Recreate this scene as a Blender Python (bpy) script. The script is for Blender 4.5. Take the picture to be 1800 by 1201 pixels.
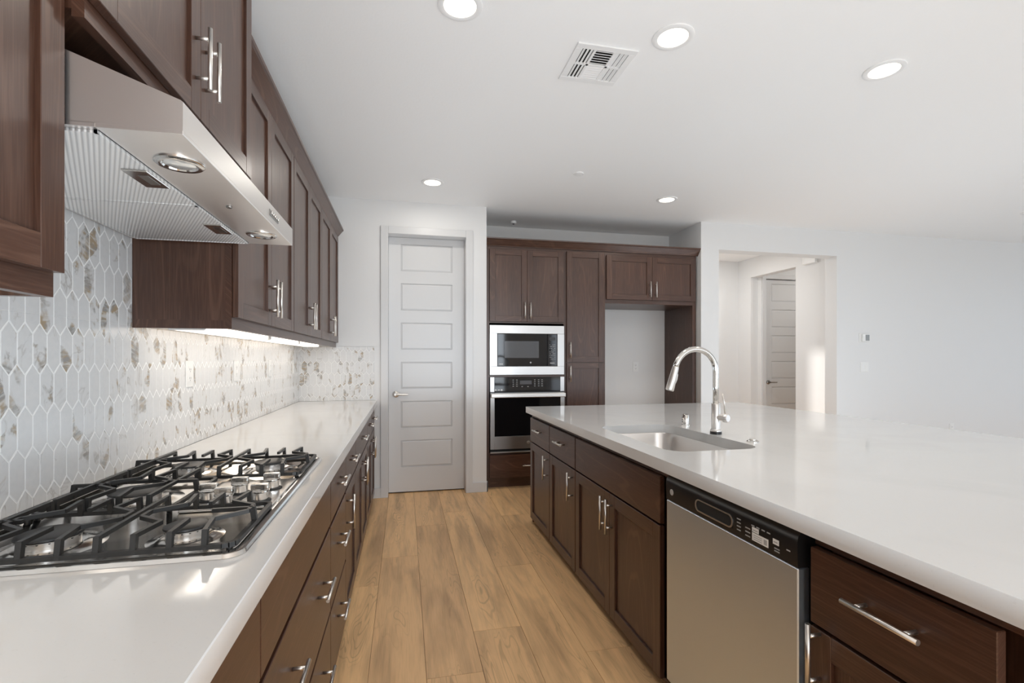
import bpy, bmesh, math, random
from mathutils import Matrix, Vector
random.seed(7)
for o in list(bpy.data.objects): bpy.data.objects.remove(o)
SC = bpy.context.scene
COL = SC.collection
# ------------------------------------------------------------------ camera
EYE = 1.28
FPX = 860.0
THETA = math.atan((900 - 711) / FPX)
cam = bpy.data.objects.new('camera', bpy.data.cameras.new('camera'))
COL.objects.link(cam)
cam.location = (0, 0, EYE)
cam.rotation_euler = (math.pi / 2, 0, -THETA)
cam.data.sensor_width = 36
cam.data.lens = FPX / 1800 * 36
cam.data.shift_y = (632 - 600.5) / 1800
cam.data.clip_start = 0.02
SC.camera = cam
# ------------------------------------------------------------------ world, daylight, exposure
SC.view_settings.view_transform = 'Standard'
SC.view_settings.look = 'None'
SC.view_settings.gamma = 1
SC.view_settings.use_curve_mapping = False
SC.view_settings.exposure = 0.0
SC.cycles.max_bounces = 10
SC.cycles.diffuse_bounces = 7
SC.cycles.glossy_bounces = 5
SC.cycles.sample_clamp_indirect = 6
SC.cycles.caustics_reflective = False
SC.cycles.caustics_refractive = False
world = bpy.data.worlds.new('world')
SC.world = world
world.use_nodes = True
bgn = world.node_tree.nodes['Background']
bgn.inputs[0].default_value = (0.80, 0.89, 1.0, 1)
bgn.inputs[1].default_value = 1.1

def area(name, loc, rot, sx, sy, power, col=(1, 1, 1), spread=180):
    L = bpy.data.lights.new(name, 'AREA')
    L.shape = 'RECTANGLE'; L.size = sx; L.size_y = sy; L.energy = power; L.color = col
    L.spread = math.radians(spread)
    o = bpy.data.objects.new(name, L); COL.objects.link(o)
    o.location = loc; o.rotation_euler = rot
    return o
DAY = (0.84, 0.925, 1.0)
UPC = (0.78, 0.90, 1.0)
POW = dict(A=90, Au=0, B=24, Bu=0, C=0, Cu=0, D=2.6, E=3.9, G=0, F=0.75, H=11, U1=0, U2=0, U3=8.5, U4=24, U5=21)
bgn.inputs[1].default_value = POW['D']
# daylight through the glass doors behind the camera and the windows of the great room:
# one light for the sky seen through each opening, one for the light bounced up by the sunlit ground outside
def opening(n, p, q, loc, ang, sx, sy):
    if p > 0: area('daylight_' + n, loc, (math.radians(90), 0, ang), sx, sy, p, DAY)
    if q > 0: area('ground_bounce_' + n, loc, (math.radians(90 + 50), 0, ang), sx, sy, q, UPC, 100)
opening('glass_door', POW['A'], POW['Au'], (1.45, -3.62, 1.2), 0, 2.4, 2.2)
opening('great_room', POW['B'], POW['Bu'], (6.0, -3.62, 1.25), 0, 3.9, 2.1)
opening('side_window', POW['C'], POW['Cu'], (9.95, 0.8, 1.35), math.pi / 2, 4.5, 2.1)
# added ceiling lights for the unseen great room, currently switched off
for x, y in ((0.3, -0.2), (2.4, -0.2), (4.6, -1.5), (4.6, 1.6), (7.2, -1.5), (7.2, 1.6), (0.3, -2.2), (2.4, -2.2)):
    if POW['G'] > 0: area('great_room_added_light', (x, y, 2.74), (0, 0, 0), 0.14, 0.14, POW['G'], (1, 0.95, 0.88))
# added fill lights facing up at the ceiling; the room has no such lamps
for k, loc, sx, sy in (('U1', (1.8, 2.4, 1.42), 1.5, 2.8), ('U2', (6.2, 1.2, 0.3), 3.0, 4.0), ('U3', (0.35, 3.4, 0.865), 0.8, 2.0), ('U4', (0.35, 0.4, 0.868), 0.8, 2.0), ('U5', (3.9, 2.8, 0.15), 1.4, 3.0)):
    if POW[k] > 0: area('added_ceiling_fill', loc, (math.pi, 0, 0), sx, sy, POW[k], UPC)
area('alcove_added_light', (5.75, 5.5, 2.74), (0, 0, 0), 0.2, 0.2, POW['H'] * 0.5, (1, 0.97, 0.92))  # unseen light added to brighten the alcove and its door
if POW['H'] > 0: area('hall_added_light', (4.0, 5.8, 2.74), (0, 0, 0), 0.2, 0.2, POW['H'], (1, 0.97, 0.92))  # unseen light added to brighten the hall
sun = bpy.data.objects.new('sun', bpy.data.lights.new('sun', 'SUN'))
COL.objects.link(sun)
sun.data.energy = 2.2; sun.data.angle = math.radians(5); sun.data.color = (1, 0.96, 0.9)
sun.rotation_euler = Vector((-1.0, 0.47, 0.40)).to_track_quat('Z', 'Y').to_euler()

# ------------------------------------------------------------------ materials
def S(n):  # shorthand socket setters
    return n
class NT:
    def __init__(s, name):
        s.m = bpy.data.materials.new(name); s.m.use_nodes = True
        s.t = s.m.node_tree; s.b = s.t.nodes['Principled BSDF']
    def n(s, typ, **kw):
        nd = s.t.nodes.new(typ)
        for k, v in kw.items():
            if k.startswith('i_'):
                key = k[2:]; key = int(key) if key.isdigit() else key.replace('_', ' ')
                if hasattr(v, 'is_linked') or isinstance(v, bpy.types.NodeSocket): s.t.links.new(v, nd.inputs[key])
                else: nd.inputs[key].default_value = v
            else: setattr(nd, k, v)
        return nd
    def math(s, op, a, b=None, c=None):
        nd = s.t.nodes.new('ShaderNodeMath'); nd.operation = op
        for i, v in enumerate((a, b, c)):
            if v is None: continue
            if isinstance(v, bpy.types.NodeSocket): s.t.links.new(v, nd.inputs[i])
            else: nd.inputs[i].default_value = v
        return nd.outputs[0]
    def mix(s, f, a, b, mode='MIX'):
        nd = s.t.nodes.new('ShaderNodeMix'); nd.data_type = 'RGBA'; nd.blend_type = mode
        for k, v in ((0, f), (6, a), (7, b)):
            if isinstance(v, bpy.types.NodeSocket): s.t.links.new(v, nd.inputs[k])
            else: nd.inputs[k].default_value = v if k == 0 else (*v, 1)[:4]
        return nd.outputs[2]
    def rng(s, v, a, b, c=0, d=1):
        nd = s.t.nodes.new('ShaderNodeMapRange'); nd.clamp = True
        s.t.links.new(v, nd.inputs[0])
        for i, x in enumerate((a, b, c, d)): nd.inputs[i + 1].default_value = x
        return nd.outputs[0]
    def set(s, **kw):
        for k, v in kw.items():
            k = k.replace('_', ' ')
            if isinstance(v, bpy.types.NodeSocket): s.t.links.new(v, s.b.inputs[k])
            else: s.b.inputs[k].default_value = (*v, 1) if isinstance(v, tuple) and len(v) == 3 else v
        return s
    def bump(s, h, strength, dist=0.002):
        nd = s.t.nodes.new('ShaderNodeBump'); nd.inputs['Strength'].default_value = strength
        nd.inputs['Distance'].default_value = dist
        s.t.links.new(h, nd.inputs['Height']); s.t.links.new(nd.outputs[0], s.b.inputs['Normal'])
    def uvnoise(s, su, sv, scale=1, detail=3, dist=0.0, rough=0.5, src='UV'):
        tc = s.n('ShaderNodeTexCoord')
        mp = s.n('ShaderNodeMapping', i_Vector=tc.outputs[src]); mp.inputs['Scale'].default_value = (su, sv, sv if src != 'UV' else 1)
        nz = s.n('ShaderNodeTexNoise', i_Vector=mp.outputs[0], i_Scale=scale, i_Detail=detail, i_Distortion=dist, i_Roughness=rough)
        return nz.outputs[0]
def plain(name, col, rough=0.5, metal=0.0, **kw):
    n = NT(name); n.set(Base_Color=col, Roughness=rough, Metallic=metal, **kw); return n.m
def emit(name, col, st):
    n = NT(name); n.set(Base_Color=col, Emission_Color=col, Emission_Strength=st, Roughness=0.4); return n.m

def wood(name, c1, c2, line, rough):
    n = NT(name)
    broad = n.uvnoise(0.9, 9, 1.0, 3, 0.4)
    fine = n.uvnoise(9, 230, 1.0, 2)
    ring = n.uvnoise(0.42, 4.6, 1.0, 1, 0.15)
    s = n.math('SINE', n.math('MULTIPLY', ring, 110))
    ln = n.math('MULTIPLY', n.rng(s, 0.80, 1.0), n.rng(broad, 0.36, 0.60))
    c = n.mix(n.rng(broad, 0.3, 0.7), c1, c2)
    c = n.mix(n.math('MULTIPLY', n.rng(fine, 0.45, 0.75), 0.35), c, line)
    c = n.mix(n.math('MULTIPLY', ln, 0.50), c, line)
    n.set(Base_Color=c, Roughness=rough, Specular_IOR_Level=0.5, Coat_Weight=0.2, Coat_Roughness=0.22)
    n.bump(fine, 0.12, 0.0006)
    return n.m
WOOD = wood('dark_stained_wood', (0.046, 0.018, 0.010), (0.074, 0.031, 0.018), (0.150, 0.078, 0.050), 0.34)
def metal(name, col, rough, streak=(2, 300), amt=0.08):
    n = NT(name)
    z = n.uvnoise(streak[0], streak[1], 1.0, 3)
    n.set(Base_Color=col, Metallic=1.0, Roughness=n.rng(z, 0.25, 0.75, rough - amt, rough + amt))
    return n.m
STEEL = metal('brushed_steel', (0.76, 0.735, 0.71), 0.30, (3, 900), 0.04)
STEEL_T = metal('appliance_steel', (0.52, 0.51, 0.50), 0.30, (3, 900), 0.03)
HOODM = metal('hood_brushed_steel', (0.86, 0.835, 0.815), 0.36, (3, 900), 0.03)
STEEL_DW = metal('warm_brushed_steel', (0.70, 0.775, 0.85), 0.40, (3, 900), 0.04)
POLISH = plain('polished_steel', (0.66, 0.64, 0.61), 0.13, 1.0)
NICKEL = plain('satin_nickel', (0.74, 0.71, 0.67), 0.32, 1.0)
PEWTER = plain('dark_nickel', (0.30, 0.285, 0.27), 0.28, 1.0)
def filt():
    n = NT('filter_mesh_aluminium')
    sx = n.n('ShaderNodeSeparateXYZ'); tc = n.n('ShaderNodeTexCoord'); n.t.links.new(tc.outputs['Object'], sx.inputs[0])
    d = n.math('ADD', n.math('MULTIPLY', sx.outputs[0], 0.887), n.math('MULTIPLY', sx.outputs[1], 0.46))
    w = n.math('SINE', n.math('MULTIPLY', d, 2 * math.pi / 0.0082))
    n.set(Base_Color=n.mix(n.rng(w, -0.9, 0.2), (0.66, 0.66, 0.66), (0.95, 0.95, 0.945)), Metallic=0.6, Roughness=0.45)
    n.bump(w, 0.35, 0.0012)
    return n.m
FILTER = filt()
IRON = plain('cast_iron', (0.020, 0.019, 0.018), 0.42)
BLACK = plain('black_plastic', (0.012, 0.011, 0.011), 0.28)
GLASS = plain('black_glass', (0.006, 0.006, 0.007), 0.05)
GLASS2 = plain('dark_grey_glass', (0.10, 0.105, 0.115), 0.07)
RUBBER = plain('black_rubber', (0.01, 0.01, 0.01), 0.6)
PLASTIC = plain('white_plastic', (0.80, 0.80, 0.79), 0.35)
SLOT = plain('outlet_slot', (0.16, 0.16, 0.16), 0.5)
SCREEN = plain('grey_screen', (0.25, 0.26, 0.26), 0.25)
LABEL = plain('label_paper', (0.82, 0.82, 0.80), 0.5)
MARK = plain('grey_print', (0.42, 0.42, 0.42), 0.5)
HOLLOW_SHADE = plain('painted_hollow_shade', (0.01, 0.009, 0.008), 0.8)  # near-black colour standing in for shade inside holes, pocket, duct and pantry
RAW = plain('raw_birch_underside', (0.62, 0.47, 0.32), 0.6)
TRIMP = plain('white_semi_gloss_paint', (0.655, 0.655, 0.66), 0.32)
VENTM = plain('white_enamel', (0.84, 0.84, 0.84), 0.4)
LENS = emit('downlight_lens', (1.0, 0.93, 0.80), 2.5)
LED = emit('led_strip', (1.0, 0.92, 0.82), 2.0)
HALO = plain('lamp_glass', (0.75, 0.75, 0.72), 0.12, 0.6)
def paint(name, col, scale=420, st=0.06):
    n = NT(name)
    z = n.uvnoise(1, 1, scale / 10, 3, src='Object')
    n.set(Base_Color=col, Roughness=0.55, Specular_IOR_Level=0.3)
    n.bump(z, st, 0.004)
    return n.m
WALL = paint('white_wall_paint', (0.755, 0.755, 0.755))
CEIL = paint('textured_ceiling_paint', (0.90, 0.90, 0.90), 700, 0.12)
def quartz():
    n = NT('white_quartz')
    z = n.uvnoise(1, 1, 160, 2, src='Object'); v = n.uvnoise(1, 1, 2.2, 5, 1.2, src='Object')
    c = n.mix(n.rng(v, 0.45, 0.7), (0.735, 0.73, 0.72), (0.70, 0.695, 0.685))
    c = n.mix(n.math('MULTIPLY', n.rng(z, 0.66, 0.72), 0.25), c, (0.62, 0.61, 0.6))
    n.set(Base_Color=c, Roughness=0.07, Specular_IOR_Level=0.55)
    return n.m
QUARTZ = quartz()
def tile():
    n = NT('veined_marble_tile')
    at = n.n('ShaderNodeAttribute', attribute_name='seed').outputs['Fac']
    a = n.uvnoise(9, 5, 1, 5, 1.1); b = n.uvnoise(14, 9, 1, 4, 0.7); d = n.uvnoise(60, 60, 1, 2)
    band = n.rng(n.math('ABSOLUTE', n.math('SUBTRACT', a, 0.5)), 0.0, 0.022, 1, 0)
    blotch = n.rng(b, 0.53, 0.59)
    strong = n.rng(at, 0.52, 0.60)
    stre = n.uvnoise(22, 75, 1, 3, 0.6); v = n.math('MULTIPLY', n.math('MULTIPLY', blotch, strong), n.rng(stre, 0.36, 0.56, 0.30, 0.92))
    th = n.math('MULTIPLY', n.math('MULTIPLY', band, n.rng(at, 0.2, 0.4)), n.rng(b, 0.44, 0.56, 0, 0.6))
    vc = n.mix(n.rng(n.uvnoise(16, 40, 1, 3, 0.8), 0.42, 0.58), (0.30, 0.285, 0.265), (0.40, 0.30, 0.185))
    c = n.mix(n.rng(d, 0.3, 0.7), (0.735, 0.732, 0.73), (0.70, 0.70, 0.70))
    c = n.mix(v, c, vc)
    c = n.mix(th, c, (0.36, 0.33, 0.30))
    n.set(Base_Color=c, Roughness=0.22)
    return n.m
TILE = tile()
GROUT = plain('white_grout', (0.90, 0.90, 0.89), 0.8)
def floorm():
    n = NT('oak_plank')
    at = n.n('ShaderNodeAttribute', attribute_name='seed').outputs['Fac']
    broad = n.uvnoise(1.1, 7.5, 1, 4, 0.7); fine = n.uvnoise(7, 170, 1, 3); mid = n.uvnoise(2.2, 24, 1, 4, 0.8)
    kn = n.uvnoise(1.3, 7.5, 1, 2, 0.5)
    rings = n.math('SINE', n.math('MULTIPLY', kn, 150))
    c = n.mix(at, (0.95, 0.605, 0.30), (0.76, 0.475, 0.24))
    c = n.mix(n.rng(broad, 0.47, 0.70, 0, 0.50), c, (0.225, 0.132, 0.078))
    c = n.mix(n.rng(mid, 0.46, 0.75, 0, 0.26), c, (0.20, 0.115, 0.062))
    c = n.mix(n.math('MULTIPLY', n.rng(rings, 0.55, 1.0), n.rng(kn, 0.53, 0.62, 0, 0.30)), c, (0.15, 0.085, 0.045))
    c = n.mix(n.rng(fine, 0.5, 0.8, 0, 0.18), c, (0.24, 0.145, 0.085))
    n.set(Base_Color=c, Roughness=n.rng(fine, 0.3, 0.7, 0.36, 0.5), Specular_IOR_Level=0.4)
    n.bump(fine, 0.10, 0.0006)
    return n.m
FLOOR = floorm()
GAP = plain('plank_joint', (0.09, 0.052, 0.03), 0.8)

# ------------------------------------------------------------------ mesh helpers
def BM():
    bm = bmesh.new(); bm.loops.layers.uv.new('UVMap'); return bm
def _uv(bm, faces, grain):
    L = bm.loops.layers.uv.active
    r = random.random() * 7, random.random() * 7
    for f in faces:
        for l in f.loops:
            c = l.vert.co
            o = [c[i] for i in range(3) if i != grain]
            l[L].uv = (c[grain] + r[0], o[0] + o[1] + r[1])
def bx(bm, x0, x1, y0, y1, z0, z1, bev=0.0, grain=2, mi=0, seg=1):
    M = Matrix.Translation(((x0 + x1) / 2, (y0 + y1) / 2, (z0 + z1) / 2)) @ Matrix.Diagonal((abs(x1 - x0), abs(y1 - y0), abs(z1 - z0), 1))
    old = set(bm.faces) if bev > 0 else None
    nf = len(bm.faces)
    vs = bmesh.ops.create_cube(bm, size=1, matrix=M)['verts']
    if bev > 0:
        es = list({e for v in vs for e in v.link_edges})
        bmesh.ops.bevel(bm, geom=es, offset=bev, segments=seg, profile=0.5, affect='EDGES')
        fs = [f for f in bm.faces if f not in old]
    else:
        fs = list({f for v in vs for f in v.link_faces})
    for f in fs: f.material_index = mi
    _uv(bm, fs, grain)
    return fs
def frame_from(d):
    d = d.normalized(); a = Vector((0, 0, 1)) if abs(d.z) < 0.9 else Vector((1, 0, 0))
    x = a.cross(d).normalized(); return x, d.cross(x).normalized()
def tube(bm, pts, r, n=12, mi=0, cap=True, flat=False):
    pts = [Vector(p) for p in pts]; k = len(pts)
    rs = r if isinstance(r, (list, tuple)) else [r] * k
    rings = []; x = None
    for i, p in enumerate(pts):
        d = (pts[min(i + 1, k - 1)] - pts[max(i - 1, 0)])
        if d.length < 1e-9: d = Vector((0, 0, 1))
        if x is None: x, y = frame_from(d)
        else:
            d = d.normalized(); x = (x - d * x.dot(d)).normalized(); y = d.cross(x)
        rings.append([bm.verts.new(p + (x * math.cos(2 * math.pi * j / n) + y * math.sin(2 * math.pi * j / n)) * rs[i]) for j in range(n)])
    L = bm.loops.layers.uv.active
    for i in range(k - 1):
        for j in range(n):
            f = bm.faces.new((rings[i][j], rings[i][(j + 1) % n], rings[i + 1][(j + 1) % n], rings[i + 1][j]))
            f.smooth = not flat; f.material_index = mi
            for q, l in enumerate(f.loops): l[L].uv = (0.1 * i + (0.1 if q > 1 else 0), j / n)
    if cap:
        f = bm.faces.new(rings[0][::-1]); f.material_index = mi
        f = bm.faces.new(rings[-1]); f.material_index = mi
def lathe(bm, prof, n=32, at=(0, 0, 0), axis='Z', mi=0):
    at = Vector(at); rings = []
    for r, h in prof:
        ring = []
        for j in range(n):
            a = 2 * math.pi * j / n; c, s = r * math.cos(a), r * math.sin(a)
            v = {'Z': (c, s, h), 'Y': (c, h, -s), 'X': (h, c, s)}[axis]
            ring.append(bm.verts.new(at + Vector(v)))
        rings.append(ring)
    for i in range(len(rings) - 1):
        for j in range(n):
            f = bm.faces.new((rings[i][j], rings[i][(j + 1) % n], rings[i + 1][(j + 1) % n], rings[i + 1][j]))
            f.smooth = True; f.material_index = mi
    for ring, fl in ((rings[0], True), (rings[-1], False)):
        f = bm.faces.new(ring[::-1] if fl else ring); f.material_index = mi
def prism(bm, pts, axis, a, b, grain=None, mi=0):
    """extrude a 2-D outline along an axis; outline in the other two axes in xyz order"""
    def mk(p, t):
        q = list(p); q.insert(axis, t); return bm.verts.new(q)
    A = [mk(p, a) for p in pts]; B = [mk(p, b) for p in pts]; n = len(pts); fs = []
    fs.append(bm.faces.new(A)); fs.append(bm.faces.new(B[::-1]))
    for i in range(n): fs.append(bm.faces.new((A[i], B[i], B[(i + 1) % n], A[(i + 1) % n])))
    for f in fs: f.material_index = mi
    _uv(bm, fs, axis if grain is None else grain)
    bmesh.ops.recalc_face_normals(bm, faces=fs)
    return fs
def auto_smooth(me, ang=0.7):
    for p in me.polygons: p.use_smooth = True
    try: me.set_sharp_from_angle(angle=ang)
    except Exception: pass
def obj(name, bm, mats, parent=None, recalc=True, smooth=False):
    if recalc: bmesh.ops.recalc_face_normals(bm, faces=bm.faces)
    me = bpy.data.meshes.new(name); bm.to_mesh(me); bm.free()
    for m in (mats if isinstance(mats, (list, tuple)) else [mats]): me.materials.append(m)
    if smooth: auto_smooth(me)
    o = bpy.data.objects.new(name, me); COL.objects.link(o)
    if parent: o.parent = parent
    return o
def tag(o, label, cat, group=None, kind=None):
    o['label'] = label; o['category'] = cat
    if group: o['group'] = group
    if kind: o['kind'] = kind
    return o
def thing(name, label, cat, M=None, group=None):
    o = bpy.data.objects.new(name, None); COL.objects.link(o); o.empty_display_size = 0.1
    if M is not None: o.matrix_world = M
    return tag(o, label, cat, group)
def struct(name, bm, mats, label=None, cat=None, parent=None, smooth=False):
    o = obj(name, bm, mats, parent, smooth=smooth); o['kind'] = 'structure'
    if label: o['label'] = label
    if cat: o['category'] = cat
    return o
def T(x, y, z): return Matrix.Translation((x, y, z))
def basis(o, u, w):
    u, w = Vector(u), Vector(w); v = w.cross(u)
    M = Matrix((u, v, w)).transposed().to_4x4(); M.translation = Vector(o); return M
FACE_RIGHT = ((0, 1, 0), (1, 0, 0))     # fronts looking towards +X
FACE_LEFT = ((0, -1, 0), (-1, 0, 0))    # fronts looking towards -X
FACE_CAM = ((1, 0, 0), (0, -1, 0))      # fronts looking towards -Y

def rrect(x0, x1, y0, y1, r, n=6):
    out = []
    for cx, cy, a0 in ((x1 - r, y1 - r, 0), (x0 + r, y1 - r, 90), (x0 + r, y0 + r, 180), (x1 - r, y0 + r, 270)):
        for i in range(n + 1):
            a = math.radians(a0 + 90 * i / n); out.append((cx + r * math.cos(a), cy + r * math.sin(a)))
    return out

# ------------------------------------------------------------------ dimensions
XW = -0.92          # face of the tiled left wall
YB = 4.68           # pantry wall plane
CZ = 2.755          # ceiling
CT = 0.905          # counter top
# ------------------------------------------------------------------ shell
bm = BM(); seed = bm.loops.layers.float.new('seed'); uvl = bm.loops.layers.uv.active
bx(bm, -1.1, 10.1, -3.8, 7.2, -0.10, -0.0025, mi=1)
PW = 0.2295; joints = {-1: [2.87, 0.9, 4.95], 0: [3.255, 1.2, 5.3], 1: [3.82, 1.985, 5.6], 2: [4.117, 2.285, 0.7, 5.9], 3: [2.966, 1.2, 4.85], 4: [3.93, 2.02, 5.4, 0.4], -2: [3.4, 1.5]}
tones = {(-1, 2.87): 0.5, (0, 1.2): 0.75, (0, 3.255): 0.25, (1, 1.985): 0.95, (1, 3.82): 0.55, (2, 2.285): 0.2, (2, 0.7): 0.6, (2, 4.117): 0.45, (3, 2.966): 0.65, (3, 1.2): 0.3, (4, 2.02): 0.7, (4, 3.93): 0.15, (-1, 0.9): 0.15, (4, 0.4): 0.45}
for k in range(-5, 43):
    xa = -0.143 + PW * k; xb = xa + PW
    js = sorted(joints.get(k, [(-3.8 + random.uniform(0, 1.5)) + 1.5 * i for i in range(8)]))
    if k in joints:
        js = [j for j in [js[0] - 1.5 * i for i in (4, 3, 2, 1)] if j > -3.8] + js
    ys = [-3.8] + js + [7.2]
    for y0, y1 in zip(ys[:-1], ys[1:]):
        if y1 - y0 < 0.02: continue
        g = 0.0011; t = tones.get((k, y0), random.random())
        tl = min(max(t, 0), 1); ro = random.random() * 9, random.random() * 9
        v = [bm.verts.new(p) for p in ((xa + g, y0 + g, 0), (xb - g, y0 + g, 0), (xb - g, y1 - g, 0), (xa + g, y1 - g, 0))]
        lo = [bm.verts.new(p) for p in ((xa + g / 3, y0 + g / 3, -0.003), (xb - g / 3, y0 + g / 3, -0.003), (xb - g / 3, y1 - g / 3, -0.003), (xa + g / 3, y1 - g / 3, -0.003))]
        fs = [bm.faces.new(v)] + [bm.faces.new((lo[i], lo[(i + 1) % 4], v[(i + 1) % 4], v[i])) for i in range(4)]
        for f in fs:
            for l in f.loops:
                l[seed] = tl; l[uvl].uv = (l.vert.co.y + ro[0], l.vert.co.x + ro[1])
struct('floor', bm, [FLOOR, GAP])
bm = BM(); bx(bm, 3.3, 9.9, -3.6, 3.9, 0.0002, 0.012); struct('added_bounce_carpet', bm, plain('added_light_grey_carpet', (0.61, 0.60, 0.585), 0.95))  # unseen carpet added to bounce neutral light onto walls and ceiling
bm = BM(); bx(bm, -1.1, 10.1, -3.8, 5.46, CZ, CZ + 0.1); bx(bm, 3.0, 7.0, 5.46, 6.7, CZ, CZ + 0.1); struct('ceiling', bm, CEIL)
bm = BM(); bx(bm, -1.07, XW - 0.006, -3.8, YB + 0.15, 0, CZ); struct('wall_left', bm, WALL)
DX0, DX1, DZ = -0.152, 0.578, 2.452
bm = BM()
bx(bm, -1.07, DX0, YB, YB + 0.15, 0, CZ); bx(bm, DX1, 0.776, YB, YB + 0.15, 0, CZ); bx(bm, DX0, DX1, YB, YB + 0.15, DZ, CZ)
bx(bm, 0.656, 0.776, YB + 0.15, 5.33, 0, CZ)
struct('wall_back', bm, WALL)
bm = BM(); bx(bm, 0.656, 3.24, 5.33, 5.45, 0, CZ); struct('wall_recess', bm, WALL)
OX0, OX1, OZ = 3.315, 4.84, 2.466
bm = BM()
bx(bm, 3.10, OX0, YB, YB + 0.16, 0, CZ); bx(bm, OX1, 10.1, YB, YB + 0.16, 0, CZ); bx(bm, OX0, OX1, YB, YB + 0.16, OZ, CZ)
bx(bm, 3.10, 3.24, YB + 0.16, 5.33, 0, CZ)
struct('wall_right', bm, WALL)
# hall beyond the opening
HX = 4.93
bm = BM(); bx(bm, 3.0, HX + 1.6, 6.49, 6.6, 0, CZ); struct('wall_hall_back', bm, WALL)
bm = BM()
bx(bm, 3.12, 3.24, 5.45, 5.66, 0, CZ); bx(bm, 3.12, 3.24, 6.0, 6.49, 0, CZ)
bx(bm, 3.12, 3.24, 5.66, 6.0, 2.1, CZ); bx(bm, 3.12, 3.24, 5.66, 6.0, 0, 0.5)
struct('wall_hall_left', bm, WALL)
bm = BM()
bx(bm, HX, HX + 0.12, YB + 0.16, 5.38, 0, CZ); bx(bm, HX, HX + 0.12, 6.22, 6.49, 0, CZ); bx(bm, HX, HX + 0.12, 5.38, 6.22, 2.475, CZ)
struct('wall_hall_right', bm, WALL)
AY = 6.15
HD0, HD1, HDZ = 5.118, 5.93, 2.455
bm = BM()
bx(bm, HX + 0.12, HD0, AY, AY + 0.12, 0, CZ); bx(bm, HD1, 6.6, AY, AY + 0.12, 0, CZ); bx(bm, HD0, HD1, AY, AY + 0.12, HDZ, CZ)
bx(bm, 6.5, 6.6, YB + 0.16, AY, 0, CZ)
struct('wall_alcove', bm, WALL)
# great room behind the camera
bm = BM()
for a, b in ((-1.07, 0.2), (2.7, 4.0), (8.0, 10.1)): bx(bm, a, b, -3.8, -3.68, 0, CZ)
for a, b in ((0.2, 2.7), (4.0, 8.0)): bx(bm, a, b, -3.8, -3.68, 2.37, CZ)
bx(bm, 4.0, 8.0, -3.8, -3.68, 0, 0.15)
struct('wall_front', bm, WALL)
bm = BM()
bx(bm, 10.0, 10.1, -3.68, -1.5, 0, CZ); bx(bm, 10.0, 10.1, 3.1, YB, 0, CZ); bx(bm, 10.0, 10.1, -1.5, 3.1, 0, 0.25); bx(bm, 10.0, 10.1, -1.5, 3.1, 2.45, CZ)
struct('wall_side', bm, WALL)
def window(name, u0, u1, z0, z1, n, fixed, axis):
    bm = BM(); w = 0.05
    def B(a, b, c, d):
        if axis == 'Y': bx(bm, a, b, fixed - 0.03, fixed + 0.03, c, d)
        else: bx(bm, fixed - 0.03, fixed + 0.03, a, b, c, d)
    B(u0, u1, z1 - w, z1); B(u0, u1, z0, z0 + w)
    for i in range(n + 1):
        x = u0 + (u1 - u0) * i / n; B(max(u0, x - w / 2), min(u1, x + w / 2), z0 + w, z1 - w)
    struct(name, bm, TRIMP)
window('window_1', 0.2, 2.7, 0, 2.37, 2, -3.74, 'Y')
window('window_2', 4.0, 8.0, 0.15, 2.37, 4, -3.74, 'Y')
window('window_3', -1.5, 3.1, 0.25, 2.45, 4, 10.05, 'X')
bm = BM(); bx(bm, -60, 60, -90, -3.85, -0.2, -0.12)
struct('ground', bm, plain('dry_ground', (0.34, 0.27, 0.19), 0.9))

# pantry door ---------------------------------------------------------------
def panel_door(name, M, w, h, panels, px0, px1, label):
    bm = BM()
    bx(bm, 0, w, 0, h, -0.04, -0.011, 0.001)
    # raised stiles and rails leave six sunk panels, each with a raised field
    ed = [0] + [z for p in panels for z in p] + [h]
    bx(bm, 0, px0, 0, h, -0.011, 0); bx(bm, px1, w, 0, h, -0.011, 0)
    for a, b in zip(ed[0::2], ed[1::2]): bx(bm, px0, px1, a, b, -0.011, 0)
    for a, b in panels:
        m = 0.018
        o = [(px0, a), (px1, a), (px1, b), (px0, b)]; i = [(px0 + m, a + m), (px1 - m, a + m), (px1 - m, b - m), (px0 + m, b - m)]
        A = [bm.verts.new((*p, -0.0105)) for p in o]; Bv = [bm.verts.new((*p, -0.0022)) for p in i]
        bm.faces.new(Bv)
        for k in range(4): bm.faces.new((A[k], A[(k + 1) % 4], Bv[(k + 1) % 4], Bv[k]))
    o = struct(name, bm, TRIMP, label, 'door')
    o.matrix_world = M
    return o
def lever(parent, x, z, mat, flip=1):
    bm = BM()
    lathe(bm, [(0.031, 0.0), (0.031, 0.006), (0.024, 0.014), (0.012, 0.018), (0.011, 0.045), (0.012, 0.05)], 24, (x, z, 0), 'Z')
    tube(bm, [(x, z, 0.045), (x + flip * 0.03, z, 0.047), (x + flip * 0.08, z - 0.001, 0.047), (x + flip * 0.115, z, 0.045)], [0.011, 0.0095, 0.008, 0.007])
    obj('door_handle', bm, mat, parent, smooth=True)
pans = [(0.375 + 0.376 * i - 0.129 - 0.012, 0.375 + 0.376 * i + 0.129 - 0.012) for i in range(6)]
door = panel_door('door_1', basis((-0.147, 4.80, 0.012), *FACE_CAM), 0.72, 2.435, pans, 0.112, 0.605, 'white six panel pantry door with lever handle')
lever(door, 0.066, 0.935, NICKEL)
def jamb(name, x0, x1, y0, y1, zt, t=0.018):
    bm = BM()
    bx(bm, x0, x0 + t, y0, y1, 0, zt); bx(bm, x1 - t, x1, y0, y1, 0, zt); bx(bm, x0, x1, y0, y1, zt - t, zt)
    return struct(name, bm, TRIMP)
bm = BM()   # jamb with stop behind the casing
for a, b in ((DX0, DX0 + 0.003), (DX1 - 0.003, DX1)): bx(bm, a, b, YB + 0.001, YB + 0.149, 0, DZ)
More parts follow.
